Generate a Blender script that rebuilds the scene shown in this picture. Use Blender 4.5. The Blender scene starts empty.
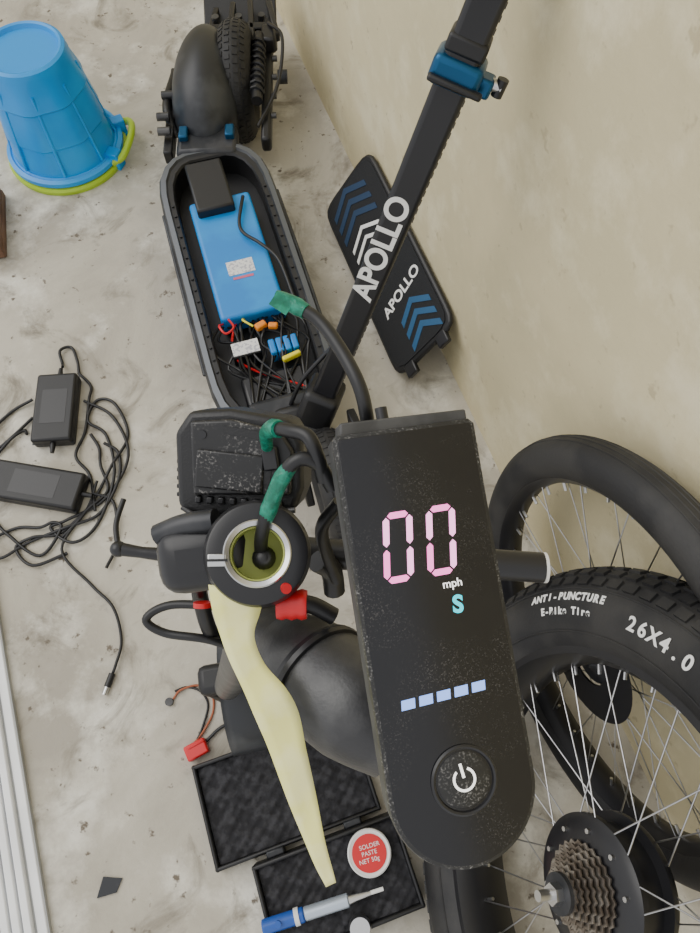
import bpy, bmesh, math, random
from mathutils import Vector, Matrix, Euler
random.seed(4)
sc=bpy.context.scene
col=sc.collection
PI=math.pi

# ---------------- materials ----------------
def mat(name,c,rough=.5,metal=0,emit=None,es=1,c2=None,nscale=20,lo=.45,hi=.6,bump=0,bscale=200,coat=0,detail=6):
    m=bpy.data.materials.new(name);m.use_nodes=True
    nt=m.node_tree;b=nt.nodes['Principled BSDF']
    b.inputs['Base Color'].default_value=(*c,1);b.inputs['Roughness'].default_value=rough
    b.inputs['Metallic'].default_value=metal
    if coat:b.inputs['Coat Weight'].default_value=coat
    if emit:
        b.inputs['Emission Color'].default_value=(*emit,1);b.inputs['Emission Strength'].default_value=es
    tc=nt.nodes.new('ShaderNodeTexCoord')
    if c2:
        n=nt.nodes.new('ShaderNodeTexNoise');n.inputs['Scale'].default_value=nscale;n.inputs['Detail'].default_value=detail
        nt.links.new(tc.outputs['Object'],n.inputs['Vector'])
        r=nt.nodes.new('ShaderNodeValToRGB');r.color_ramp.elements[0].position=lo;r.color_ramp.elements[1].position=hi
        r.color_ramp.elements[0].color=(*c,1);r.color_ramp.elements[1].color=(*c2,1)
        nt.links.new(n.outputs['Fac'],r.inputs['Fac']);nt.links.new(r.outputs['Color'],b.inputs['Base Color'])
    if bump:
        n2=nt.nodes.new('ShaderNodeTexNoise');n2.inputs['Scale'].default_value=bscale;n2.inputs['Detail'].default_value=4
        nt.links.new(tc.outputs['Object'],n2.inputs['Vector'])
        bp=nt.nodes.new('ShaderNodeBump');bp.inputs['Strength'].default_value=bump;bp.inputs['Distance'].default_value=.002
        nt.links.new(n2.outputs['Fac'],bp.inputs['Height']);nt.links.new(bp.outputs['Normal'],b.inputs['Normal'])
    return m

def surf_mat(name,base,dark,light,spot,s1,s2,s3,bump,rough=.85,stain=None):
    m=bpy.data.materials.new(name);m.use_nodes=True
    nt=m.node_tree;L=nt.links;b=nt.nodes['Principled BSDF'];b.inputs['Roughness'].default_value=rough
    tc=nt.nodes.new('ShaderNodeTexCoord')
    def noise(s,d=8,dist=0):
        n=nt.nodes.new('ShaderNodeTexNoise');n.inputs['Scale'].default_value=s;n.inputs['Detail'].default_value=d
        n.inputs['Distortion'].default_value=dist;n.inputs['Roughness'].default_value=.65
        L.new(tc.outputs['Object'],n.inputs['Vector']);return n
    def ramp(n,a,c):
        r=nt.nodes.new('ShaderNodeMapRange');r.inputs['From Min'].default_value=a;r.inputs['From Max'].default_value=c
        L.new(n.outputs['Fac'],r.inputs['Value']);return r
    def mix(f,A,B):
        x=nt.nodes.new('ShaderNodeMix');x.data_type='RGBA'
        L.new(f.outputs[0],x.inputs[0])
        for i,v in ((6,A),(7,B)):
            if isinstance(v,tuple):x.inputs[i].default_value=(*v,1)
            else:L.new(v,x.inputs[i])
        return x.outputs[2]
    a=mix(ramp(noise(s1,dist=.6),.4,.62),base,dark)
    c=mix(ramp(noise(s2),.5,.66),a,light)
    if stain:c=mix(ramp(noise(s1*2.3,10,1.2),.54,.68),c,stain)
    d=mix(ramp(noise(s3,3),.64,.71),c,spot)
    L.new(d,b.inputs['Base Color'])
    n=noise(s3*2);bp=nt.nodes.new('ShaderNodeBump');bp.inputs['Strength'].default_value=bump;bp.inputs['Distance'].default_value=.003
    L.new(n.outputs['Fac'],bp.inputs['Height']);L.new(bp.outputs['Normal'],b.inputs['Normal'])
    return m
def dust_mat(name,base,dust,rough,fs,ms,flo,fhi,mlo,mhi,coat=0):
    m=bpy.data.materials.new(name);m.use_nodes=True
    nt=m.node_tree;L=nt.links;b=nt.nodes['Principled BSDF'];b.inputs['Roughness'].default_value=rough
    b.inputs['Coat Weight'].default_value=coat
    tc=nt.nodes.new('ShaderNodeTexCoord')
    def nz(s,lo,hi,d):
        n=nt.nodes.new('ShaderNodeTexNoise');n.inputs['Scale'].default_value=s;n.inputs['Detail'].default_value=d
        L.new(tc.outputs['Object'],n.inputs['Vector'])
        r=nt.nodes.new('ShaderNodeMapRange');r.inputs['From Min'].default_value=lo;r.inputs['From Max'].default_value=hi
        L.new(n.outputs['Fac'],r.inputs['Value']);return r.outputs[0]
    f=nz(fs,flo,fhi,3);g=nz(ms,mlo,mhi,5)
    mu=nt.nodes.new('ShaderNodeMath');mu.operation='MULTIPLY';L.new(f,mu.inputs[0]);L.new(g,mu.inputs[1])
    x=nt.nodes.new('ShaderNodeMix');x.data_type='RGBA';L.new(mu.outputs[0],x.inputs[0])
    x.inputs[6].default_value=(*base,1);x.inputs[7].default_value=(*dust,1);L.new(x.outputs[2],b.inputs['Base Color'])
    return m

M_floor=surf_mat('concrete',(.53,.495,.41),(.37,.34,.28),(.71,.685,.60),(.15,.125,.095),2.6,6,38,.4,stain=(.24,.215,.17))
M_wall=surf_mat('painted_plaster',(.68,.60,.38),(.60,.53,.33),(.74,.67,.46),(.52,.45,.28),2.0,8,34,.35)
M_black=mat('black_plastic',(.009,.009,.010),.42,bump=.15,bscale=900)
M_black2=mat('black_satin',(.012,.012,.014),.34)
M_rubber=mat('tyre_rubber',(.012,.012,.013),.62,c2=(.028,.027,.026),nscale=12,bump=.2,bscale=300)
M_cable=mat('cable_rubber',(.009,.009,.010),.4)
M_dgrey=mat('dark_grey_metal',(.022,.024,.028),.4,.3,c2=(.045,.046,.05),nscale=30)
M_grey=mat('worn_grey_metal',(.045,.045,.047),.42,.4,c2=(.085,.085,.085),nscale=25,bump=.1,bscale=500)
M_deck=mat('deck_shell',(.02,.022,.026),.42,.1,c2=(.05,.054,.06),nscale=14)
M_rim=mat('deck_rim',(.11,.12,.135),.4,.3)
M_steel=mat('steel',(.6,.6,.6),.28,1)
M_spoke=mat('spoke_steel',(.5,.5,.51),.3,1)
M_blue=mat('battery_blue',(.008,.21,.62),.4,c2=(.012,.27,.70),nscale=10)
M_blue2=mat('anodised_blue',(.010,.08,.18),.3,.6)
M_bucket=mat('bucket_plastic',(.004,.28,.74),.35,c2=(.006,.34,.80),nscale=6)
M_lime=mat('lime_plastic',(.42,.62,.03),.4)
M_white=mat('white_paint',(.8,.8,.78),.5)
M_label=mat('white_label',(.75,.75,.74),.5,c2=(.45,.45,.5),nscale=160,lo=.52,hi=.56)
M_green=mat('green_tape',(.0,.15,.09),.32,c2=(.006,.25,.16),nscale=180,bump=.5,bscale=300)
M_yellow=mat('yellow_tape',(.88,.86,.30),.7,c2=(.92,.90,.42),nscale=60,bump=.1,bscale=90)
M_red=mat('red_plastic',(.62,.015,.02),.35)
M_orange=mat('orange',(.8,.25,.02),.5)
M_foam=mat('foam',(.014,.014,.017),.9,c2=(.035,.035,.04),nscale=60,bump=.8,bscale=120)
M_screen=dust_mat('screen_glass',(.004,.004,.006),(.10,.095,.09),.13,.6,.011,.56,.74,.44,.68)
M_scuff=dust_mat('scuffed_plastic',(.012,.012,.012),(.24,.235,.23),.42,.42,.03,.52,.70,.40,.64)
M_side=mat('display_side',(.035,.035,.035),.55,c2=(.06,.06,.06),nscale=.03,lo=.4,hi=.6,detail=8)
M_lamp=dust_mat('scuffed_lamp',(.011,.011,.012),(.22,.21,.2),.4,700,50,.53,.68,.42,.62)
M_pink=mat('led_pink',(.9,.3,.7),.5,emit=(1,.13,.50),es=1.5)
M_lav=mat('led_lavender',(.9,.5,.8),.5,emit=(1,.28,.68),es=1.6)
M_cyan=mat('led_cyan',(0,.6,.7),.5,emit=(.0,.56,.68),es=1.2)
M_ice=mat('led_ice',(.3,.45,.9),.5,emit=(.17,.34,.95),es=1.1)
M_wled=mat('led_white',(1,1,1),.5,emit=(1,.97,.9),es=1.0)
M_wood=mat('wood',(.14,.07,.04),.7,c2=(.20,.11,.065),nscale=12)
M_track=mat('white_aluminium',(.92,.93,.94),.4,0,c2=(.86,.87,.88),nscale=10)
M_trackd=mat('track_groove',(.36,.37,.38),.6)
M_cass=mat('cassette_steel',(.20,.17,.14),.4,.9,c2=(.35,.32,.28),nscale=60)
M_lcav=mat('lime_liner',(.45,.5,.12),.5)
M_navy=mat('navy_print',(.010,.035,.085),.6)
M_skyb=mat('blue_print',(.014,.085,.19),.6)
M_clear=mat('blue_tube',(.02,.09,.40),.2)
M_sil=mat('pump_silver',(.50,.57,.66),.3,.5)
M_yel2=mat('bright_yellow',(.85,.75,.03),.4)

# ---------------- geometry helpers ----------------
def empty(name,M=Matrix(),parent=None):
    e=bpy.data.objects.new(name,None);e.empty_display_size=.05;col.objects.link(e)
    if parent:e.parent=parent
    e.matrix_local=M;return e
def fin(name,bm,m,parent=None,M=None,smooth=True,bevel=0,seg=2,sub=0,ang=40):
    me=bpy.data.meshes.new(name);bmesh.ops.recalc_face_normals(bm,faces=bm.faces);bm.to_mesh(me);bm.free()
    if isinstance(m,(list,tuple)):
        for x in m:me.materials.append(x)
    else:me.materials.append(m)
    o=bpy.data.objects.new(name,me);col.objects.link(o)
    if parent:o.parent=parent
    if M is not None:o.matrix_local=M
    if smooth:
        for p in me.polygons:p.use_smooth=True
        try:me.set_sharp_from_angle(angle=math.radians(ang))
        except Exception:pass
    if bevel:
        b=o.modifiers.new('b','BEVEL');b.width=bevel;b.segments=seg;b.limit_method='ANGLE'
    if sub:
        s=o.modifiers.new('s','SUBSURF');s.levels=sub;s.render_levels=sub
    return o
def T(x,y,z,rx=0,ry=0,rz=0):
    return Matrix.Translation((x,y,z))@Euler((math.radians(rx),math.radians(ry),math.radians(rz))).to_matrix().to_4x4()
def bbox(bm,s,M):
    bmesh.ops.create_cube(bm,size=1,matrix=M@Matrix.Diagonal((*s,1)))
def box(name,s,M,m,parent=None,bevel=.003,seg=2):
    bm=bmesh.new();bbox(bm,s,Matrix());return fin(name,bm,m,parent,M,bevel=bevel,seg=seg)
def axisM(p,q):
    p=Vector(p);q=Vector(q);d=q-p
    return Matrix.Translation((p+q)/2)@d.to_track_quat('Z','Y').to_matrix().to_4x4(),d.length
def bcyl(bm,p,q,r,r2=None,seg=24):
    M,l=axisM(p,q)
    bmesh.ops.create_cone(bm,cap_ends=True,segments=seg,radius1=r,radius2=r if r2 is None else r2,depth=l,matrix=M)
def cyl(name,p,q,r,m,parent=None,r2=None,seg=32,bevel=0):
    bm=bmesh.new();bcyl(bm,p,q,r,r2,seg);return fin(name,bm,m,parent,bevel=bevel)
def blathe(bm,prof,seg=48,f=None,closed=False,M=Matrix()):
    rings=[]
    for r,z in prof:
        ring=[]
        for i in range(seg):
            a=2*PI*i/seg;rr=r*(f(a,z) if f else 1)
            ring.append(bm.verts.new(M@Vector((rr*math.cos(a),rr*math.sin(a),z))))
        rings.append(ring)
    n=len(rings)
    for j in range(n if closed else n-1):
        A=rings[j];B=rings[(j+1)%n]
        for i in range(seg):
            k=(i+1)%seg
            bm.faces.new((A[i],A[k],B[k],B[i]))
    if not closed:
        for R in (rings[0],rings[-1]):
            try:bm.faces.new(R)
            except Exception:pass
def lathe(name,prof,m,parent=None,M=None,seg=48,f=None,closed=False,**k):
    bm=bmesh.new();blathe(bm,prof,seg,f,closed);return fin(name,bm,m,parent,M,**k)
def crom(pts,n=8):
    P=[Vector(p) for p in pts];P=[2*P[0]-P[1]]+P+[2*P[-1]-P[-2]];out=[]
    for i in range(1,len(P)-2):
        a,b,c,d=P[i-1:i+3]
        for k in range(n):
            t=k/n
            out.append(.5*((2*b)+(c-a)*t+(2*a-5*b+4*c-d)*t*t+(3*b-a-3*c+d)*t**3))
    out.append(P[-2]);return out
def bsweep(bm,pts,r,seg=10,n=8,raw=False):
    P=[Vector(p) for p in pts] if raw else crom(pts,n)
    N=len(P)
    if isinstance(r,(list,tuple)):
        R=[]
        for i in range(N):
            t=i/(N-1)*(len(r)-1);j=min(int(t),len(r)-2);f=t-j;R.append(r[j]*(1-f)+r[j+1]*f)
    else:R=[r]*N
    prev=None;rings=[]
    for i,p in enumerate(P):
        d=(P[min(i+1,N-1)]-P[max(i-1,0)]).normalized()
        if prev is None:
            u=d.orthogonal().normalized()
        else:
            u=(prev-d*prev.dot(d)).normalized()
        prev=u;w=d.cross(u)
        rings.append([bm.verts.new(p+R[i]*(math.cos(2*PI*k/seg)*u+math.sin(2*PI*k/seg)*w)) for k in range(seg)])
    for A,B in zip(rings,rings[1:]):
        for k in range(seg):
            bm.faces.new((A[k],A[(k+1)%seg],B[(k+1)%seg],B[k]))
    bm.faces.new(rings[0]);bm.faces.new(rings[-1])
def tube(name,pts,r,m,parent=None,seg=12,n=8,M=None):
    bm=bmesh.new();bsweep(bm,pts,r,seg,n);return fin(name,bm,m,parent,M,ang=60)
def prism(name,poly,z0,z1,m,parent=None,M=None,bevel=0,smooth=True,seg=2):
    bm=bmesh.new()
    a=[bm.verts.new((x,y,z0)) for x,y in poly];b=[bm.verts.new((x,y,z1)) for x,y in poly]
    bm.faces.new(a);bm.faces.new(b)
    for i in range(len(a)):
        j=(i+1)%len(a);bm.faces.new((a[i],a[j],b[j],b[i]))
    return fin(name,bm,m,parent,M,bevel=bevel,smooth=smooth,seg=seg,ang=35)
def text(name,s,size,M,m,parent=None,ext=.0003,bold=0,shear=0,sp=1,al='CENTER'):
    cu=bpy.data.curves.new(name,'FONT');cu.body=s;cu.size=size;cu.extrude=ext;cu.offset=bold;cu.shear=shear;cu.space_character=sp
    cu.align_x=al;cu.align_y='CENTER'
    o=bpy.data.objects.new(name+'_c',cu);col.objects.link(o)
    dg=bpy.context.evaluated_depsgraph_get();me=bpy.data.meshes.new_from_object(o.evaluated_get(dg))
    bpy.data.objects.remove(o);me.materials.clear();me.materials.append(m)
    t=bpy.data.objects.new(name,me);col.objects.link(t)
    if parent:t.parent=parent
    t.matrix_local=M;return t
def basis(x,y,z,o):
    M=Matrix((x,y,z)).transposed().to_4x4();M.translation=Vector(o);return M

# ---------------- camera ----------------
PITCH=23.0
cd=bpy.data.cameras.new('camera');cam=bpy.data.objects.new('camera',cd);col.objects.link(cam)
cam.location=(0,0,1.3);cam.rotation_euler=(math.radians(PITCH),0,0)
cd.sensor_fit='HORIZONTAL';cd.sensor_width=36;cd.lens=36.0;cd.clip_start=.02
sc.camera=cam

# ---------------- room ----------------
WD=Vector((-.339,.941,0));WN=Vector((.941,.339,0))   # along the wall, into the wall
YAW=math.degrees(math.atan2(.339,.941))
wp=Vector((.268,.632,0))
fl=box('floor',(3.2,7,.06),T(-.45,1.2,-.03,rz=YAW),M_floor,bevel=0)
fj=box('joint_groove',(1.4,.005,.002),T(-.62,1.62,.0,rz=6),M_trackd,bevel=0)
fj.parent=fl;fj.matrix_parent_inverse=fl.matrix_local.inverted()
c=wp+WN*.05;box('wall_right',(.1,7,2.2),T(c.x+.0,c.y,1.1,rz=YAW),M_wall,bevel=0)
e=wp+WD*2.9;box('wall_back',(2.6,.1,2.2),T(e.x-.9,e.y,1.1,rz=YAW),M_wall,bevel=0)
# sliding-door track on the left
lp=Vector((-.536,-.055,0))
tr=empty('door_1',T(lp.x,lp.y,0,rz=YAW))
for i,(x,w,h) in enumerate([(-.010,.016,.012),(-.028,.013,.020),(-.045,.013,.020),(-.062,.013,.020),(-.079,.013,.020),(-.096,.013,.022),(-.118,.018,.035),(-.15,.03,.05)]):
    box('rail_%d'%i,(w,3.0,h),T(x,0,h/2),M_track,tr,bevel=.002)
box('sill',(.18,3.0,.010),T(-.09,0,.005),M_trackd,tr,bevel=0)
wd=empty('wooden_crate',T(-.860,1.16,0,rz=12))
for i in range(3):box('slat_%d'%i,(.012,.19,.03),T(.042-.042*i,0,.035),M_wood,wd)
box('slat_base',(.10,.19,.02),T(0,0,.01),M_wood,wd)
box('end_board',(.10,.012,.05),T(0,-.095,.03),M_wood,wd)

# ---------------- bucket (upside down) ----------------
bk=empty('plastic_bucket',T(-.700,1.405,0)@Matrix.Diagonal((.92,.92,1.02,1)))
def facet(a,z):
    return 1+.022*math.cos(8*a) if z<.235 and z>.04 else 1
prof=[(.138,.018),(.140,.03),(.134,.034),(.130,.07),(.124,.10),(.127,.104),(.121,.14),(.113,.185),(.116,.19),(.108,.215),(.103,.232),(.101,.252),(.097,.268),(.090,.272),(.084,.270),(.080,.262),(.002,.261)]
lathe('body',prof,M_bucket,bk,seg=64,f=facet)
for i in range(8):
    a=2*PI*i/8+.2
    tube('rib_%d'%i,[(.137*math.cos(a),.137*math.sin(a),.04),(.119*math.cos(a),.119*math.sin(a),.14),(.105*math.cos(a),.105*math.sin(a),.225)],.004,M_bucket,bk,n=3)
lathe('rim_blue',[(.145,.014),(.152,.02),(.152,.03),(.142,.034),(.136,.03)],M_bucket,bk,seg=64,closed=True)
lathe('rim_lime',[(.138,0),(.156,0),(.158,.010),(.154,.016),(.138,.016)],M_lime,bk,seg=64,closed=True)
hp=[]
for t in range(11):
    a=-.45+1.0*t/10;rr=.150+.036*math.sin(PI*t/10)**.5 if 0<t<10 else .148
    hp.append((rr*math.cos(a),rr*math.sin(a),.02+.035*math.sin(PI*t/10)))
tube('handle_lug',hp,.009,M_lime,bk,n=4)
for a in(-.35,.45):box('lug_post',(.035,.03,.045),T(.148*math.cos(a),.148*math.sin(a),.0225,rz=math.degrees(a)),M_bucket,bk)

# ---------------- scooter with opened deck ----------------
SC=T(-.218,.915,0,rz=17.0)@Matrix.Diagonal((1.05,.97,1,1));s1=empty('electric_scooter',SC);SI=SC.inverted()
def outl(hw,hl):
    p=[]
    for sx,sy in((1,1),(-1,1),(-1,-1),(1,-1)):
        q=[(hw,hl-.15),(hw*.985,hl-.10),(hw*.93,hl-.06),(hw*.80,hl-.028),(hw*.62,hl-.008),(hw*.42,hl)]
        q=[(sx*x,sy*y) for x,y in q]
        if sx*sy<0:q=q[::-1]
        p+=q
    return p
bm=bmesh.new()
loops=[]
for hw,hl,z in((.095,.34,.07),(.115,.36,.10),(.118,.365,.140),(.113,.360,.152),(.103,.350,.154),(.100,.347,.150),(.091,.337,.150),(.088,.334,.146),(.088,.334,.095)):
    loops.append([bm.verts.new((x,y,z)) for x,y in outl(hw,hl)])
for li,(A,B) in enumerate(zip(loops,loops[1:])):
    for i in range(len(A)):
        j=(i+1)%len(A);f=bm.faces.new((A[i],A[j],B[j],B[i]))
        f.material_index=1 if li in(3,) else (2 if li>=5 else 0)
bm.faces.new(loops[0]);f=bm.faces.new(loops[-1]);f.material_index=2
fin('deck_shell',bm,[M_deck,M_rim,M_black],s1,ang=30)
for k,sx in enumerate((1,-1)):
    tube('deck_edge_light_%d'%k,[(sx*.1185,-.21,.135),(sx*.1195,0,.135),(sx*.1185,.21,.135)],.004,M_deck,s1,seg=8,n=3)
bm=bmesh.new()
for i in range(16):
    for sx in(1,-1):bcyl(bm,(sx*.0955,-.22+.029*i,.150),(sx*.0955,-.22+.029*i,.153),.0028,seg=8)
fin('deck_screws',bm,M_black2,s1)
box('battery_pack',(.126,.32,.05),T(-.002,.055,.125),M_blue,s1,bevel=.008,seg=3)
box('bms_cover',(.076,.14,.03),T(-.014,.235,.157),M_black,s1,bevel=.005)
box('battery_label',(.052,.036,.0006),T(.0,.015,.1505),M_label,s1,bevel=0)
box('label_stripe',(.04,.006,.0006),T(.0,-.012,.1505),mat('pink_print',(.6,.12,.2),.5),s1,bevel=0)
tube('battery_lead',[(.045,.19,.16),(.035,.16,.163),(.022,.12,.16),(.025,.09,.16),(.05,.05,.163),(.074,.0,.16),(.080,-.09,.15)],.0035,M_cable,s1)
box('controller',(.12,.10,.035),T(0,-.285,.117),M_black2,s1,bevel=.008)
box('white_sticker',(.05,.030,.002),T(-.034,-.178,.146),M_label,s1,bevel=0)
box('sticker_block',(.054,.034,.034),T(-.034,-.178,.128),M_black,s1)
for i in range(4):box('blue_capacitor_%d'%i,(.012,.034,.034),T(.014+.014*i,-.19,.130),M_blue,s1)
box('yellow_connector',(.036,.010,.014),T(.042,-.225,.147,rz=12),M_yel2,s1)
box('orange_connector',(.022,.014,.014),T(.004,-.140,.150,rz=20),M_orange,s1)
box('orange_connector_b',(.018,.012,.012),T(.026,-.147,.150,rz=-20),M_orange,s1)
tube('wire_red',[(-.06,-.10,.13),(-.07,-.12,.155),(-.062,-.145,.16),(-.045,-.135,.16),(-.05,-.11,.155)],.0022,M_red,s1,seg=6)
tube('wire_yellow',[(-.02,-.10,.13),(-.025,-.12,.155),(-.01,-.14,.155)],.002,M_yel2,s1,seg=6)
wmt=[M_cable]*4+[M_red]+[M_cable]*13
for i,m in enumerate(wmt):
    x=-.072+.0085*i
    p=[(x,-.10-.01*random.random(),.125)]
    for k in range(3):p.append((x+random.uniform(-.022,.022),-.13-.045*k+random.uniform(-.012,.012),.130+random.uniform(0,.015)))
    p.append((random.uniform(-.06,.06),-.30,.138));tube('wire_%d'%i,p,.0026,m,s1,seg=6,n=5)
# front end
box('neck_block',(.085,.10,.09),T(.02,-.385,.13,rx=15),M_black,s1,bevel=.015,seg=3)
box('neck_gusset',(.12,.06,.05),T(.0,-.345,.15),M_dgrey,s1,bevel=.012)
def tyre(bm,R,r,seg=72,ms=20,sq=1,M=Matrix()):
    prof=[((R+r*math.cos(2*PI*k/ms)),r*math.sin(2*PI*k/ms)*sq) for k in range(ms)]
    blathe(bm,prof,seg,closed=True,M=M)
def swheel(name,M,parent,R=.082,r=.035):
    e=empty(name,M,parent)
    bm=bmesh.new();tyre(bm,R,r)
    for i in range(44):
        a=2*PI*i/44
        for k,ps in enumerate((-38,-13,13,38)):
            p=math.radians(ps);q=a+(.07 if k%2 else 0)
            N=Vector((math.cos(q)*math.cos(p),math.sin(q)*math.cos(p),math.sin(p)))
            Z=Vector((-math.sin(q),math.cos(q),0));Y=N.cross(Z)
            o=Vector((math.cos(q)*R,math.sin(q)*R,0))+N*(r-.0008)
            bbox(bm,(.009,.010,.004),basis(Z,Y,N,o))
    fin('tyre',bm,M_rubber,e)
    lathe('rim',[(.02,-.02),(.05,-.022),(.056,-.015),(.056,.015),(.05,.022),(.02,.02)],M_dgrey,e,closed=True)
    lathe('hub_cap',[(.001,.024),(.018,.024),(.024,.018),(.024,-.018),(.018,-.024),(.001,-.024)],M_grey,e)
    return e
swheel('front_wheel',T(.05,-.51,.117,ry=90),s1)
for sx in(-.05,.05):box('fork_leg',(.014,.05,.16),T(.05+sx,-.47,.17,rx=-25),M_black,s1)
rear=empty('rear_assembly',T(.0,.345,.0,rz=-14)@Matrix.Diagonal((1.08,1.16,1.12,1)),s1)
box('kick_plate',(.12,.07,.03),T(0,.035,.125),M_dgrey,rear,bevel=.01)
for sx in(-.045,.045):box('blue_mount',(.018,.03,.02),T(sx,.045,.142),M_blue2,rear)
swheel('rear_wheel',T(.052,.23,.105,ry=90),rear)
bm=bmesh.new();bmesh.ops.create_uvsphere(bm,u_segments=40,v_segments=24,radius=1)
for v in bm.verts:
    v.co.x*=.070*(1-.12*v.co.y);v.co.y*=.152
    v.co.z*=.110
    if v.co.z<-.03:v.co.z=-.03
fin('fender',bm,M_deck,rear,T(-.008,.187,.115))
tube('fender_edge',[(-.07,.08,.11),(-.088,.14,.13),(-.08,.25,.12)],.009,M_black,rear)
for i,(x,y) in enumerate(((-.085,.06),(-.09,.10),(-.085,.16))):cyl('bolt_%d'%i,(x-.012,y,.14),(x+.012,y,.14),.008,M_grey,rear)
box('swingarm_l',(.018,.24,.03),T(-.08,.14,.11),M_black,rear)
box('swingarm_r',(.02,.36,.035),T(.115,.21,.12),M_black,rear,bevel=.006)
bm=bmesh.new();pts=[(.10+.013*math.cos(t*.8),.12+t*.0022,.165+.013*math.sin(t*.8)) for t in range(70)]
bsweep(bm,pts,.0035,6,raw=True);fin('shock_spring',bm,M_black,rear)
cyl('shock_body',(.10,.10,.165),(.10,.29,.165),.011,M_black2,rear)
lathe('brake_disc',[(.03,0),(.055,0),(.055,.002),(.03,.002)],M_steel,rear,T(.095,.23,.105,ry=90),closed=True)
box('caliper',(.03,.05,.035),T(.12,.30,.15),M_black2,rear,bevel=.006)
tube('rear_brake_hose',[(.12,.32,.17),(.15,.26,.18),(.14,.15,.16),(.10,.06,.14)],.0035,M_cable,rear)
for i in range(5):cyl('arm_bolt_%d'%i,(.125,.10+.055*i,.13),(.135,.10+.055*i,.13),.006,M_grey,rear)
box('plate_holder',(.16,.12,.012),T(.05,.42,.10,rx=25),M_black,rear)
for i in range(4):box('bracket_%d'%i,(.012,.14,.02),T(-.01+.045*i,.37,.12+.01*i,rz=-8+6*i),M_black2,rear)
for i in range(3):cyl('holder_bolt_%d'%i,(.0+.05*i,.40,.12),(.0+.05*i,.40,.135),.008,M_grey,rear)
cyl('axle_bolt',(.135,.235,.11),(.155,.235,.11),.014,M_dgrey,rear)
box('mudflap_frame',(.15,.02,.06),T(.05,.345,.12),M_black,rear)
# stem leaning to the wall
B0=Vector((-.080,.585,.15));B1=Vector((.158,.782,.885))
D=(B1-B0).normalized();camd=(Vector((0,0,1.3))-(B0+B1)/2).normalized()
Zs=(camd-D*camd.dot(D)).normalized()
Ly=Zs.cross(D)
s1f=empty('folding_stem',SI,s1)
def SM(p):return basis(D,Ly,Zs,p)
mid=(B0+B1)/2;ln=(B1-B0).length
box('stem',(ln,.043,.042),SM(mid),M_black2,s1f,bevel=.007,seg=3)
bm=bmesh.new()
for i in range(60):
    bbox(bm,(.006,.002,.005),Matrix.Translation((-.42+.0135*i,-.0218,.004)))
fin('stem_rack',bm,M_grey,s1f,SM(mid),bevel=0)
tp=B0+D*.385+Zs*.0213+Ly*.003
text('stem_lettering','APOLLO',.045,SM(tp),M_white,s1f,bold=.0012)
cp=B0+D*.630
box('clamp_collar',(.034,.062,.055),SM(cp),M_blue2,s1f,bevel=.008,seg=3)
box('clamp_tab',(.022,.02,.03),SM(cp-Ly*.036-D*.004),M_blue2,s1f,bevel=.004)
box('clamp_lever',(.008,.068,.012),SM(cp-D*.008+Zs*.029-Ly*.004),M_black,s1f,bevel=.003)
cyl('clamp_bolt',cp-Ly*.038,cp-Ly*.056,.007,M_steel,s1f)
cyl('clamp_knob',cp-Ly*.054-D*.010,cp-Ly*.054+D*.010,.007,M_black2,s1f)
box('upper_sleeve',(.02,.049,.047),SM(cp+D*.03),M_black,s1f,bevel=.004)
box('stem_base_hinge',(.11,.066,.07),SM(B0+D*.03),M_black,s1f,bevel=.012,seg=3)
tube('stem_cable',[B0+Ly*.05,B0+D*.08+Ly*.045,B0+D*.15+Ly*.02-Zs*.02],.004,M_cable,s1f)

# ---------------- scooter deck cover leaning on the wall ----------------
A=Vector((.092,.765,.012));A2=Vector((-.055,1.175,.012))
Yl=(A2-A).normalized();up=Vector((WN.x*.58,WN.y*.58,.81)).normalized()
up=(up-Yl*up.dot(Yl)).normalized();Nn=up.cross(Yl)*-1
Nn=Nn if Nn.z>0 else -Nn
Xr=Yl.cross(Nn)
dc=empty('scooter_deck_cover',basis(Xr,Yl,Nn,(A+A2)/2+up*.098))
W=.094;Lh=.25
def rc_(w,h,c_):
    p=[]
    for sx,sy in((1,1),(-1,1),(-1,-1),(1,-1)):
        q=[(w,h-c_*1.6),(w*.98,h-c_*.8),(w*.90,h-c_*.3),(w*.72,h-c_*.06),(w*.5,h)]
        q=[(sx*x,sy*y) for x,y in q]
        if sx*sy<0:q=q[::-1]
        p+=q
    return p
poly=rc_(W,Lh-.008,.03)
prism('board',poly,-.008,.004,M_black,dc,bevel=.006,seg=3)
prism('grip_mat',[(x*.9,y*.95) for x,y in poly],.004,.006,mat('grip',(.009,.010,.012),.85,bump=.6,bscale=400),dc)
def chev(x,y,w,h,t,m,name,fl=1):
    prism(name,[(x-w,y),(x,y+h*fl),(x+w,y),(x+w,y-t*fl),(x,y+(h-t)*fl),(x-w,y-t*fl)],.006,.0072,m,dc,smooth=False)
for i in range(3):chev(.025,-.150-.03*i,.045,.03,.015,M_skyb,'chevron_%d'%i)
for i in range(3):chev(-.01,.19-.034*i,.06,.035,.016,M_navy,'chevron_top_%d'%i)
for i in range(2):chev(-.01,.082-.028*i,.05,.03,.010,M_white,'chevron_logo_%d'%i)
chev(-.01,.015,.05,-.035,-.010,M_white,'chevron_logo_low')
text('cover_lettering','APOLLO',.034,T(.012,-.095,.0065,rz=12),M_white,dc,bold=.0008)
for p in((-.05,-.225),(.05,-.225)):box('cover_clip',(.03,.03,.012),T(p[0],p[1]-.02,.0),M_black2,dc)

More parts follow.
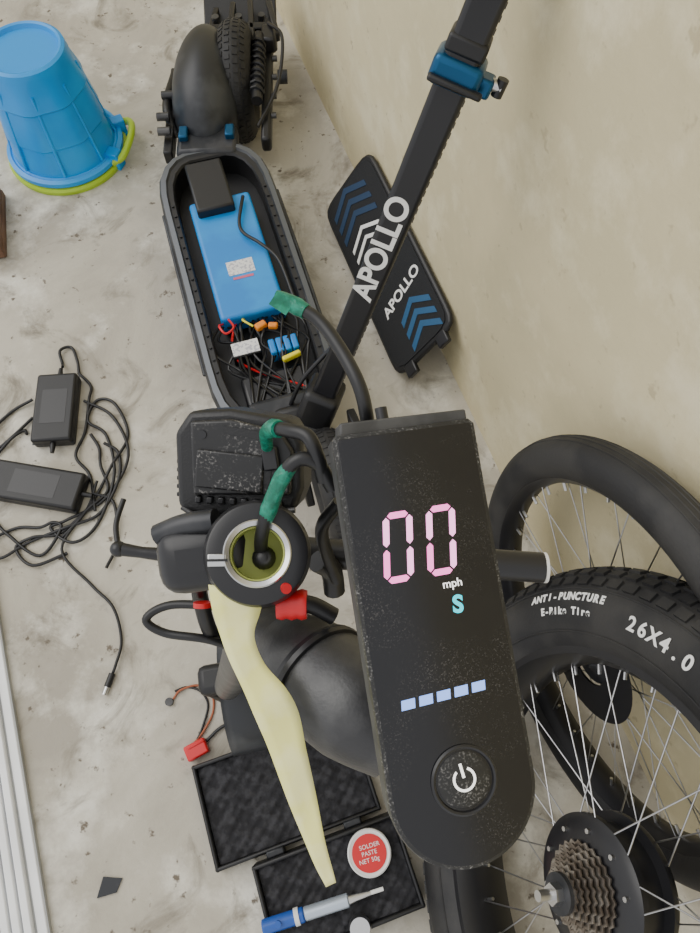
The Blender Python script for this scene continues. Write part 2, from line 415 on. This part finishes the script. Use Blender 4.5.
# ---------------- bicycle wheels ----------------
def wheel(name,M,R,r,knob,rimr,letters,motor,nsp=36):
    e=empty(name,M)
    bm=bmesh.new();tyre(bm,R,r,seg=128,ms=28);fin('tyre',bm,M_rubber,e)
    if knob:
        bm=bmesh.new();n=88
        for i in range(n):
            a=2*PI*i/n
            for k,ps in enumerate((-47,-28,-9,9,28,47)):
                p=math.radians(ps);q=a+(PI/n if k%2 else 0)
                N=Vector((math.cos(q)*math.cos(p),math.sin(q)*math.cos(p),math.sin(p)))
                Z=Vector((-math.sin(q),math.cos(q),0));Y=N.cross(Z)
                o=Vector((math.cos(q)*R,math.sin(q)*R,0))+N*(r+.0003)
                bbox(bm,(.017,.013,.0055),basis(Z,Y,N,o))
        fin('tread',bm,M_rubber,e,smooth=False)
        bm=bmesh.new()
        for ps in(58,112):
            p=r_(ps);tyre(bm,R+r*math.cos(p),.0013,seg=96,ms=6,M=Matrix.Translation((0,0,r*math.sin(p))))
        fin('sidewall_bead',bm,M_rubber,e)
    else:
        bm=bmesh.new()
        for z in(-.012,-.004,.004,.012):
            tyre(bm,R+r*math.cos(z/r)-.0005,.0014,seg=96,ms=6,M=Matrix.Translation((0,0,z)))
        fin('tread',bm,M_rubber,e)
    w=r*.72
    lathe('rim',[(rimr+.012,-w),(rimr+.014,w),(rimr+.004,w),(rimr-.006,w*.5),(rimr-.008,0),(rimr-.006,-w*.5),(rimr+.004,-w)],M_black2,e,seg=96,closed=True)
    bm=bmesh.new()
    hr=.075 if motor else .03;hz=.026
    for i in range(nsp):
        a=2*PI*i/nsp;s=1 if i%2 else -1;da=(.75 if (i//2)%2 else -.75)*(.5 if motor else 1)
        bcyl(bm,(hr*math.cos(a+da),hr*math.sin(a+da),s*hz),(rimr*math.cos(a),rimr*math.sin(a),s*.006),.001,seg=6)
    fin('spokes',bm,M_spoke,e)
    bm=bmesh.new()
    for i in range(nsp):
        a=2*PI*i/nsp;bcyl(bm,((rimr-.02)*math.cos(a),(rimr-.02)*math.sin(a),0),(rimr*math.cos(a),rimr*math.sin(a),0),.0024,seg=8)
    fin('nipples',bm,M_steel,e)
    if motor:
        lathe('hub_motor',[(.001,-.032),(.05,-.032),(.078,-.03),(.082,-.024),(.082,-.018),(.07,-.016),(.07,.016),(.082,.018),(.082,.026),(.074,.031),(.05,.034),(.001,.034)],M_black2,e,seg=64)
        bm=bmesh.new()
        for i in range(10):
            a=2*PI*i/10;bcyl(bm,(.066*math.cos(a),.066*math.sin(a),.03),(.066*math.cos(a),.066*math.sin(a),.036),.003,seg=8)
        fin('hub_screws',bm,M_steel,e)
    else:
        lathe('hub',[(.001,-.04),(.008,-.04),(.012,-.035),(.034,-.03),(.034,-.026),(.014,-.02),(.014,.02),(.034,.026),(.034,.03),(.012,.035),(.008,.04),(.001,.04)],M_dgrey,e)
        lathe('disc_rotor',[(.035,.033),(.082,.033),(.087,.035),(.035,.036)],M_black2,e,closed=True)
    for s,size,ph,psd,adv in letters:
        x=-(len(s)-1)/2*adv
        for ch in s:
            q=ph-x/(R);p=math.radians(psd);x+=adv
            if ch==' ':continue
            rho=Vector((math.cos(q),math.sin(q),0));z=Vector((0,0,1))
            N=rho*math.cos(p)+z*math.sin(p);U=rho*math.sin(p)-z*math.cos(p);X=U.cross(N)
            text('letter',ch,size,basis(X,U,N,rho*R+N*(r+.0004)),M_white,e,bold=.0006)
    return e
def wm_(theta,f,c):
    f=Vector(f).normalized();h=Vector((f.y,-f.x,0));th=math.radians(theta)
    s=h*math.cos(th)+Vector((0,0,math.sin(th)));return basis(s,f,s.cross(f),c)
r_=math.radians
WB=wheel('bicycle_wheel',wm_(66,(-.02,.99,0),(.302,-.135,.315*math.sin(r_(66))+.060)),.315,.058,True,.262,
  [('26X4.0',.023,r_(52),84,.0158),('ANTI-PUNCTURE',.0135,r_(79),70,.0098),('E-Bike Tire',.0125,r_(79),88,.0082)],True)
WA=wheel('bicycle_wheel',wm_(82,WD,(.360,.142,.278*math.sin(r_(82))+.032)),.278,.031,False,.252,[],False,32)
bm=bmesh.new()
for k in range(7):
    R=.052-.0045*k;z0=.036+.0048*k;n=28-2*k
    vs=[];vt=[]
    for i in range(n*2):
        a=PI*i/n;rr=R+(.002 if i%2 else -.002)
        vs.append(bm.verts.new((rr*math.cos(a),rr*math.sin(a),z0)));vt.append(bm.verts.new((rr*math.cos(a),rr*math.sin(a),z0+.002)))
    bm.faces.new(vs);bm.faces.new(vt)
    for i in range(len(vs)):
        j=(i+1)%len(vs);bm.faces.new((vs[i],vs[j],vt[j],vt[i]))
fin('freewheel_cassette',bm,M_cass,WB,smooth=False)
cyl('cassette_core',(0,0,.03),(0,0,.072),.022,M_dgrey,WB)
cyl('axle',(0,0,-.05),(0,0,.10),.006,M_steel,WB)
cyl('axle_nut',(0,0,.07),(0,0,.082),.012,M_steel,WB,seg=6)
lathe('axle_washer',[(.007,.066),(.016,.066),(.016,.070),(.007,.070)],M_steel,WB,closed=True)

# ---------------- chargers and leads ----------------
def brick(name,x,y,rz,w,l,h=.034):
    e=empty(name,T(x,y,0,rz=rz))
    box('case',(w,l,h),T(0,0,h/2),M_black,e,bevel=.006,seg=3)
    box('seam',(w+.001,l+.001,.0012),T(0,0,h*.5),M_dgrey,e,bevel=0)
    box('label',(w*.62,l*.5,.0004),T(0,0,h+.0002),mat('label_grey',(.018,.018,.02),.35),e,bevel=0)
    for s in(1,-1):cyl('strain_relief',(0,s*l/2,h/2),(0,s*(l/2+.02),h/2),.006,M_cable,e,r2=.004)
    return e
brick('charger_brick',-.605,.672,4,.082,.155)
brick('charger_brick',-.615,.502,80,.078,.185)
cb=empty('charger_cable')
def cab(n,p,r=.0032):
    P=[]
    for i,q in enumerate(p):P.append((q[0],q[1],q[2] if len(q)>2 else (.0045 if i%2 else .009)))
    tube(n,P,r,M_cable,cb,seg=8,n=8)
cab('lead_0',[(-.61,.775,.015),(-.617,.79),(-.625,.819),(-.604,.830),(-.584,.794),(-.577,.764)])
cab('lead_1',[(-.577,.764),(-.548,.735),(-.545,.70),(-.544,.628),(-.553,.571),(-.52,.53),(-.497,.454)])
cab('lead_2',[(-.663,.70),(-.708,.669),(-.75,.60),(-.72,.59),(-.696,.605),(-.657,.66)])
cab('lead_3',[(-.555,.697),(-.492,.662),(-.447,.572),(-.483,.481),(-.55,.435),(-.58,.42),(-.53,.39),(-.49,.43),(-.47,.53),(-.50,.62),(-.54,.65),(-.53,.70),(-.49,.69),(-.455,.62),(-.478,.55),(-.50,.49),(-.523,.44),(-.556,.40)])
cab('lead_4',[(-.72,.46,.02),(-.697,.44),(-.66,.407),(-.592,.365),(-.558,.418),(-.575,.43,.01),(-.60,.42),(-.647,.42),(-.70,.39)])
cab('lead_5',[(-.50,.515,.015),(-.515,.46),(-.55,.3765),(-.485,.3085),(-.437,.265),(-.416,.207),(-.419,.163),(-.425,.145)],.0028)
cab('lead_6',[(-.505,.49),(-.47,.479),(-.453,.4375),(-.45,.38),(-.46,.34)])
cab('lead_7',[(-.66,.62),(-.67,.63),(-.69,.61),(-.72,.57),(-.75,.54)])
cab('lead_8',[(-.50,.60),(-.47,.58),(-.46,.52),(-.49,.45),(-.55,.42),(-.62,.39),(-.66,.36),(-.70,.36)])
cab('lead_9',[(-.53,.62),(-.51,.59),(-.50,.55),(-.48,.50),(-.51,.46),(-.56,.41),(-.61,.40),(-.64,.38),(-.60,.345),(-.54,.37)])
cyl('barrel_jack',(-.424,.148,.006),(-.43,.125,.006),.006,M_cable,cb)
cyl('jack_tip',(-.43,.125,.006),(-.4335,.112,.006),.0045,M_steel,cb)

# red connector with wires
rc=empty('battery_connector')
box('plug',(.038,.026,.018),T(-.262,.022,.009,rz=28),M_red,rc)
box('plug_rib',(.03,.004,.02),T(-.262,.030,.010,rz=28),M_red,rc)
def w2(n,p,r,m):tube(n,[(x,y,r+.002*(i%2)) for i,(x,y) in enumerate(p)],r,m,rc,seg=8)
w2('black_lead',[(-.250,.034),(-.22,.06),(-.18,.067),(-.14,.085),(-.10,.115)],.003,M_cable)
w2('orange_lead',[(-.272,.028),(-.252,.055),(-.240,.085),(-.245,.115),(-.27,.128),(-.30,.12),(-.312,.105)],.002,mat('brown_wire',(.35,.10,.04),.5))
w2('black_lead_2',[(-.268,.03),(-.257,.055),(-.250,.095),(-.265,.118),(-.29,.125),(-.31,.118)],.002,M_cable)
cyl('ring_terminal',(-.318,.10,.0),(-.318,.10,.008),.007,M_grey,rc)
prism('plastic_shard',[(-.404,-.198),(-.398,-.168),(-.367,-.17),(-.374,-.19)],0,.003,M_dgrey)

# ---------------- foam lined case with tools ----------------
cs=empty('foam_lined_case',T(-.115,-.050,0,rz=19))
def tray(n,cx,cy,w,l,h):
    box(n+'_base',(w,l,.006),T(cx,cy,.003),M_black,cs)
    for s in(1,-1):
        box(n+'_side',(.007,l,h),T(cx+s*(w/2-.004),cy,h/2),M_black,cs)
        box(n+'_end',(w,.007,h),T(cx,cy+s*(l/2-.004),h/2),M_black,cs)
    bm=bmesh.new();nx,ny=60,38
    V=[[bm.verts.new((cx-w/2+.008+(w-.016)*i/nx,cy-l/2+.008+(l-.016)*j/ny,h-.010+.003*math.sin(i*PI/2.5)*math.sin(j*PI/2.5)+.002*math.sin(i*.4)*math.cos(j*.5))) for j in range(ny+1)] for i in range(nx+1)]
    for i in range(nx):
        for j in range(ny):bm.faces.new((V[i][j],V[i+1][j],V[i+1][j+1],V[i][j+1]))
    fin(n+'_foam',bm,M_foam,cs,ang=180)
tray('lid',.012,.01,.28,.165,.03)
tray('tray',.050,-.150,.24,.14,.05)
for x in(-.03,.10):box('hinge',(.03,.012,.03),T(x,-.075,.02),M_dgrey,cs)
tn=empty('solder_paste_tin',T(.030,-.128,.045))
lathe('tin',[(.001,0),(.033,0),(.034,.002),(.034,.018),(.032,.020),(.030,.0185),(.001,.0185)],M_white,tn)
lathe('red_label',[(.001,.0187),(.027,.0187),(.027,.0195),(.001,.0195)],M_red,tn)
for i,(s,y) in enumerate((('SOLDER',.010),('PASTE',.0),('NET 50g',-.010))):text('print_%d'%i,s,.009,T(0,y,.0196,rz=15),M_white,tn,ext=.0002)
pm=empty('desoldering_pump',basis(Vector((.963,.268,0)),Vector((-.268,.963,0)),Vector((0,0,1)),(-.05,-.205,.057)))
cyl('barrel_blue',(-.085,0,0),(-.02,0,0),.011,M_clear,pm,bevel=.002)
cyl('barrel_silver',(-.02,0,0),(.05,0,0),.010,M_sil,pm,bevel=.002)
cyl('collar',(-.035,0,0),(-.028,0,0),.0125,M_white,pm)
cyl('nozzle',(.05,0,0),(.085,0,0),.007,M_steel,pm,r2=.003)
cyl('tip',(.085,0,0),(.105,0,0),.003,M_white,pm)
cyl('button',(-.06,0,.01),(-.06,0,.017),.005,M_clear,pm)
st=empty('small_jar',T(.015,-.228,.045));lathe('jar',[(.001,0),(.017,0),(.017,.016),(.015,.02),(.001,.02)],M_steel,st)

# ---------------- near scooter: handlebar, stem, front wheel ----------------
R23=Euler((math.radians(PITCH),0,0)).to_matrix().to_4x4()
HB=Matrix.Translation((0,.1172,1.0239))@R23
hb=empty('electric_scooter',HB);HI=HB.inverted()
cyl('handlebar',(-.105,-.050,-.15),(.124,-.065,-.15),.0098,M_black2,hb)
lathe('bar_end_ring',[(.0082,0),(.0098,0),(.0098,.002),(.0082,.002)],M_white,hb,basis(Vector((0,1,0)),Vector((0,0,1)),Vector((1,0,0)),(.124,-.065,-.15)),closed=True)
tube('brake_lever',[(-.138,-.0495,-.12),(-.125,-.0515,-.12),(-.105,-.054,-.12),(-.08,-.058,-.11)],[.0042,.0035,.0045,.006],M_black2,hb)
bm=bmesh.new();bmesh.ops.create_uvsphere(bm,u_segments=16,v_segments=10,radius=.005,matrix=Matrix.Translation((-.139,-.0495,-.12)));fin('lever_ball',bm,M_black2,hb)
tube('lever_wire',[(-.139,-.0495,-.12),(-.142,-.035,-.125),(-.139,-.02,-.13)],.0018,M_cable,hb,seg=8)
box('lever_clamp',(.052,.036,.034),T(-.074,-.0465,-.07,rz=8),M_black2,hb,bevel=.012,seg=4)
tube('bell_crank',[(-.10,-.036,-.065),(-.085,-.030,-.06),(-.068,-.027,-.055)],.006,M_dgrey,hb)
# throttle ring
rg=empty('throttle_ring',T(-.0455,-.0430,-.045,rx=-8,ry=6),hb)
lathe('housing',[(.0165,-.014),(.0245,-.014),(.0262,-.009),(.0262,.003),(.0245,.0075),(.0235,.008),(.0165,.008)],M_black2,rg,closed=True,seg=64)
lathe('silver_collar',[(.0135,-.012),(.0164,-.012),(.0164,.0088),(.0157,.0095),(.0135,.0085)],M_steel,rg,closed=True,seg=64)
lathe('liner',[(.0125,-.012),(.0133,-.012),(.0133,.004),(.0125,.004)],M_lcav,rg,closed=True)
lathe('cavity_floor',[(.001,-.012),(.0125,-.012),(.0125,-.011),(.001,-.011)],M_lcav,rg)
box('collar_lug',(.009,.006,.003),T(-.0190,-.003,.0078),M_steel,rg,bevel=.0005)
box('collar_gap',(.010,.0012,.002),T(-.0190,-.003,.0090),M_black,rg,bevel=0)
bm=bmesh.new();bmesh.ops.create_uvsphere(bm,u_segments=16,v_segments=10,radius=.006,matrix=Matrix.Translation((.003,-.002,-.004)));fin('plug_boot',bm,M_cable,rg)
cyl('lamp_window',(.0135,-.0165,.007),(.0140,-.0170,.0088),.0026,M_red,rg)
# neck + stem
tube('neck',[(.024,-.132,-.054),(.002,-.120,-.056),(-.0195,-.108,-.068),(-.034,-.103,-.085)],[.026,.029,.028,.024],M_grey,hb,seg=40)
tube('neck_band',[(-.0145,-.1105,-.063),(-.0165,-.1093,-.065),(-.0185,-.108,-.067)],[.0300,.0304,.0296],M_black2,hb,seg=40)
wc=Vector((-.17,.10,.28));wl=HI@wc
tube('stem',[(-.030,-.105,-.08),(-.045,-.101,-.10),(-.058,-.103,-.14),wl*.3+Vector((-.058,-.105,-.14))*.7,wl*.7+Vector((-.058,-.105,-.14))*.3,wl],[.024,.021,.019,.019,.019,.019],M_grey,hb,seg=28)
lathe('red_grommet',[(.004,-.0075),(.0070,-.0075),(.0078,-.005),(.0070,-.0025),(.0078,0),(.0070,.0025),(.0078,.005),(.0070,.0075),(.004,.0075)],M_red,hb,T(-.029,-.0690,-.05,ry=90,rx=0),closed=True)
tube('grommet_cable',[(-.034,-.0690,-.05),(-.020,-.0695,-.052),(-.008,-.076,-.055)],.0045,M_cable,hb)
# front wheel and fork of the near scooter
nf=empty('front_end',HI@T(-.165,.115,0,rz=10),hb)
swheel('front_wheel',T(0,0,.095,ry=90),nf,R=.062,r=.03)
bm=bmesh.new();prof=[]
for k in range(17):
    a=math.radians(15+k*9.5);prof.append((.103*math.cos(a),.103*math.sin(a)))
G=[[bm.verts.new((x,y*1,z+.105-.006*abs(x/.03)**2)) for x in(-.034,-.02,0,.02,.034)] for y,z in prof]
for A_,B_ in zip(G,G[1:]):
    for k in range(4):bm.faces.new((A_[k],A_[k+1],B_[k+1],B_[k]))
o=fin('mudguard',bm,M_deck,nf);sm=o.modifiers.new('so','SOLIDIFY');sm.thickness=.003
for s in(-1,1):box('fork_leg',(.012,.03,.17),T(s*.045,0,.18),M_black,nf)
box('fork_crown',(.10,.042,.035),T(0,0,.265),M_black,nf,bevel=.01)
# cables at the bar
tube('brake_hose',[(-.078,-.088,-.14),(-.115,-.089,-.15),(-.131,-.098,-.15),(-.119,-.107,-.15),(-.088,-.112,-.15),(-.06,-.13,-.17)],.0028,M_cable,hb)
tube('loom_0',[(-.085,-.055,-.10),(-.092,-.08,-.13),(-.09,-.115,-.17),(-.095,-.13,-.3)],.005,M_cable,hb)
tube('loom_1',[(-.02,-.058,-.13),(-.012,-.065,-.14),(-.01,-.08,-.15)],.007,M_cable,hb)
tube('loom_2',[(-.006,-.020,-.09),(-.016,-.035,-.10),(-.013,-.055,-.12),(-.008,-.07,-.13)],.004,M_cable,hb)
cyl('loom_red',(-.088,-.081,-.118),(-.088,-.084,-.118),.0055,M_red,hb)

# headlight housing (opened)
hl=empty('headlight_housing',HB@T(-.0565,.0035,-.08,rx=8,ry=-6,rz=-3))
prism('shell',[(-.034,-.026),(-.020,-.031),(.030,-.024),(.034,-.012),(.033,.012),(.026,.024),(-.006,.028),(-.028,.026),(-.036,.014)],-.018,.012,M_black,hl,bevel=.0035,seg=3)
prism('lens_plate',[(-.024,-.018),(.028,-.015),(.029,.008),(.022,.018),(-.004,.023),(-.026,.021)],.0115,.0165,M_lamp,hl,bevel=.0015)
for i in range(8):box('fin_%d'%i,(.005,.0024,.022),T(-.0335,.012-.0045*i,-.003),M_black2,hl,bevel=.0006)
for i in range(8):box('rib_%d'%i,(.0035,.004,.006),T(-.022+.0062*i,-.0205,.0115),M_black2,hl,bevel=.0008)
box('slot',(.020,.004,.001),T(.002,.0165,.0166,rz=-6),M_black,hl,bevel=0)
box('slot_2',(.004,.016,.001),T(.016,-.002,.0166,rz=-6),M_black,hl,bevel=0)
box('step',(.036,.020,.003),T(-.004,-.004,.0172,rz=-3),M_lamp,hl,bevel=.001)
cyl('screw',(-.019,.0145,.016),(-.019,.0145,.0172),.0022,M_black2,hl)
box('bracket',(.008,.012,.005),T(.018,.004,.019,rz=10),M_black2,hl,bevel=.001)
tube('lip',[(-.032,-.026,.010),(-.020,-.0305,.0118),(.005,-.0275,.0125),(.030,-.0235,.0118)],.0016,M_grey,hl)
box('mount_arm',(.022,.018,.03),T(.01,-.03,-.02),M_black2,hl)

# taped cables
tc_=empty('taped_cable',HB)
tube('display_cable',[(.0085,.012,-.025),(.0075,.022,-.012),(.004,.036,-.010),(-.004,.052,-.014),(-.014,.066,-.018),(-.025,.0735,-.020)],.0032,M_cable,tc_,seg=16)
tube('green_tape_end',[(-.020,.0705,-.019),(-.024,.073,-.020),(-.029,.0755,-.020),(-.0335,.0765,-.021)],[.0036,.0042,.0038,.0044],M_green,tc_,seg=14)
prism('tape_flap',[(-.005,-.003),(.004,-.004),(.005,.003),(-.004,.004)],0,.0008,M_green,tc_,T(-.031,.0738,-.0165,rz=-25,ry=15))
tube('lamp_cable',[(-.012,-.006,-.02),(-.0145,.004,-.014),(-.019,.0135,-.014),(-.028,.0165,-.02),(-.036,.018,-.03)],.0034,M_cable,tc_,seg=14)
tube('green_tape_lamp',[(-.033,.0173,-.025),(-.036,.018,-.03),(-.041,.016,-.042),(-.042,.010,-.055)],[.0042,.0046,.0034,.003],M_green,tc_,seg=12)
tube('throttle_cable',[(-.008,-.010,-.022),(-.014,.0005,-.016),(-.0215,.0035,-.014),(-.028,-.001,-.016),(-.0335,-.010,-.022),(-.039,-.022,-.030),(-.043,-.034,-.040),(-.0445,-.0435,-.050)],.0034,M_cable,tc_,seg=14)
tube('green_tape_throttle',[(-.0265,.0005,-.0155),(-.0305,-.0045,-.018),(-.0345,-.012,-.023),(-.038,-.020,-.029),(-.0405,-.0265,-.034)],[.0034,.0041,.0038,.0042,.0032],M_green,tc_,seg=14)

# yellow tape ribbon (units of 0.47 mm)
Lf=[(-144,-120,-24),(-138,-150,-20),(-127,-180,-16),(-112,-210,-8),(-98,-238,-4),(-84,-270,-2),(-66,-318,-4),(-50,-362,-8),(-36,-395,-10),(-24,-421,-12)]
Rt=[(-86,-128,-30),(-92,-150,-28),(-97,-172,-24),(-86,-198,-16),(-64,-220,-10),(-51,-245,-8),(-43,-282,-8),(-33,-330,-8),(-24,-376,-10),(-14,-416,-12)]
bm=bmesh.new();V=[]
for j,(a,b) in enumerate(zip(crom(Lf,6),crom(Rt,6))):
    row=[]
    for k in range(5):
        t=k/4;p=a*(1-t)+b*t;p.z+=1.2*math.sin(j*.55+k*.3)
        row.append(bm.verts.new(p*.0004714))
    V.append(row)
for A_,B_ in zip(V,V[1:]):
    for k in range(4):bm.faces.new((A_[k],A_[k+1],B_[k+1],B_[k]))
o=fin('yellow_tape_strip',bm,M_yellow,None,HB@T(0,0,-.024),ang=180);sm=o.modifiers.new('so','SOLIDIFY');sm.thickness=.0003

# ---------------- display unit ----------------
n=Vector((.18,.11,1)).normalized();u0=Vector((-.141,.990,0));u0=(u0-n*u0.dot(n)).normalized();x0=u0.cross(n)
CM=Matrix.Translation((0,0,1.3))@R23
DM=CM@basis(x0,u0,n,(.0356,-.0690,-.28))@Matrix.Scale(.0004,4)
dp=empty('scooter_display',DM)
def outline(w,top,cy,r,cr=5,ns=28):
    p=[( -w,top-cr),(-w+cr,top),(w-cr,top),(w,top-cr)]
    for i in range(ns+1):
        a=-PI*i/ns;p.append((r*math.cos(a),cy+r*math.sin(a)))
    return p
bm=bmesh.new();loops=[]
for w,top,z in((55,205,-95),(68,214,-70),(74.5,216,-40),(76.5,217,-5),(75.3,216,-1),(73,213.5,0)):
    loops.append([bm.verts.new((x,y,z)) for x,y in outline(w,top,-147,w)])
for li,(A_,B_) in enumerate(zip(loops,loops[1:])):
    for i in range(len(A_)):
        j=(i+1)%len(A_);f=bm.faces.new((A_[i],A_[j],B_[j],B_[i]));f.material_index=1 if li>=3 else 0
bm.faces.new(loops[0]);f=bm.faces.new(loops[-1]);f.material_index=1
fin('housing',bm,[M_side,M_scuff],dp,ang=35)
prism('glass',outline(71.5,212,-147,71.5,3),0,1.0,M_screen,dp,bevel=.4)
prism('top_lip',[(-66,215),(72,215),(72,228),(-64,230)],-40,-8,M_side,dp,bevel=2)
cyl('antenna_stub',(-14,205,-24),(-15,243,-24),6.5,M_black2,dp)
def seg(n_,p,m):prism(n_,p,1.0,1.8,m,dp,smooth=False)
def digit(cx,cy,w=15.5,h=35,t=6.5,k=''):
    sh=.14
    def S(pts):return [(cx+x+sh*y,cy+y) for x,y in pts]
    g=1.3
    def H(y,m,nm):seg(nm,S([(-w+t/2+g,y),(-w+t+g,y+t/2),(w-t-g,y+t/2),(w-t/2-g,y),(w-t-g,y-t/2),(-w+t+g,y-t/2)]),m)
    def Vv(x,y0,y1,m,nm):seg(nm,S([(x,y0+g),(x+t/2,y0+t/2+g),(x+t/2,y1-t/2-g),(x,y1-g),(x-t/2,y1-t/2-g),(x-t/2,y0+t/2+g)]),m)
    X=w-t/2;Yt=h-t/2
    H(Yt,M_pink,'seg_a'+k);H(-Yt,M_pink,'seg_d'+k)
    Vv(X,0,Yt,M_lav,'seg_b'+k);Vv(-X,0,Yt,M_lav,'seg_f'+k);Vv(X,-Yt,0,M_lav,'seg_c'+k);Vv(-X,-Yt,0,M_pink,'seg_e'+k)
digit(-26.5,97,k='1');digit(19,97,k='2')
text('mph_label','mph',12,T(23,52,1.4),M_wled,dp,ext=.3,bold=.1)
text('mode_label','S',24,T(25,30,1.4,rz=-6),M_cyan,dp,ext=.3,bold=.9)
for i in range(5):
    x=-43+18.5*i;seg('battery_bar_%d'%i,[(x-6.5,-61+i*.8),(x+7.5,-60.5+i*.8),(x+8.5,-51+i*.8),(x-5.5,-51.5+i*.8)],M_ice)
lathe('button_ring',[(29,1),(34,1),(34,2.6),(32,4),(30,3.4),(29,1)],M_black2,dp,T(1.5,-138,0),closed=True,seg=64)
lathe('button',[(.1,2.0),(24,2.2),(27,1.2),(27,.5),(.1,.5)],M_scuff,dp,T(1.5,-138,0),seg=64)
bm=bmesh.new()
pts=[(12*math.cos(a),12*math.sin(a)) for a in [math.radians(122+296*i/28) for i in range(29)]]
inn=[(9.4*x/12,9.4*y/12) for x,y in pts]
vo=[bm.verts.new((x,y,2.9)) for x,y in pts];vi=[bm.verts.new((x,y,2.9)) for x,y in inn]
for i in range(28):bm.faces.new((vo[i],vo[i+1],vi[i+1],vi[i]))
bmesh.ops.create_cube(bm,size=1,matrix=Matrix.Translation((0,8.5,2.7))@Matrix.Diagonal((2.8,14,.5,1)))
fin('power_icon',bm,M_wled,dp,T(1.5,-137,0,rz=8),smooth=False)

# ---------------- light ----------------
w=bpy.data.worlds.new('w');sc.world=w;w.use_nodes=True
bg=w.node_tree.nodes['Background'];bg.inputs[0].default_value=(.98,.985,1,1);bg.inputs[1].default_value=1.15
sd=bpy.data.lights.new('sun','SUN');sd.energy=1.7;sd.angle=math.radians(50);sd.color=(1,.97,.92)
so=bpy.data.objects.new('sun',sd);col.objects.link(so);so.rotation_euler=Euler((math.radians(-12),math.radians(-40),0))

# square the room to the world axes
RZ=Matrix.Rotation(-math.radians(YAW),4,'Z')
for o in list(sc.objects):
    if o.parent is None:o.matrix_basis=RZ@o.matrix_basis
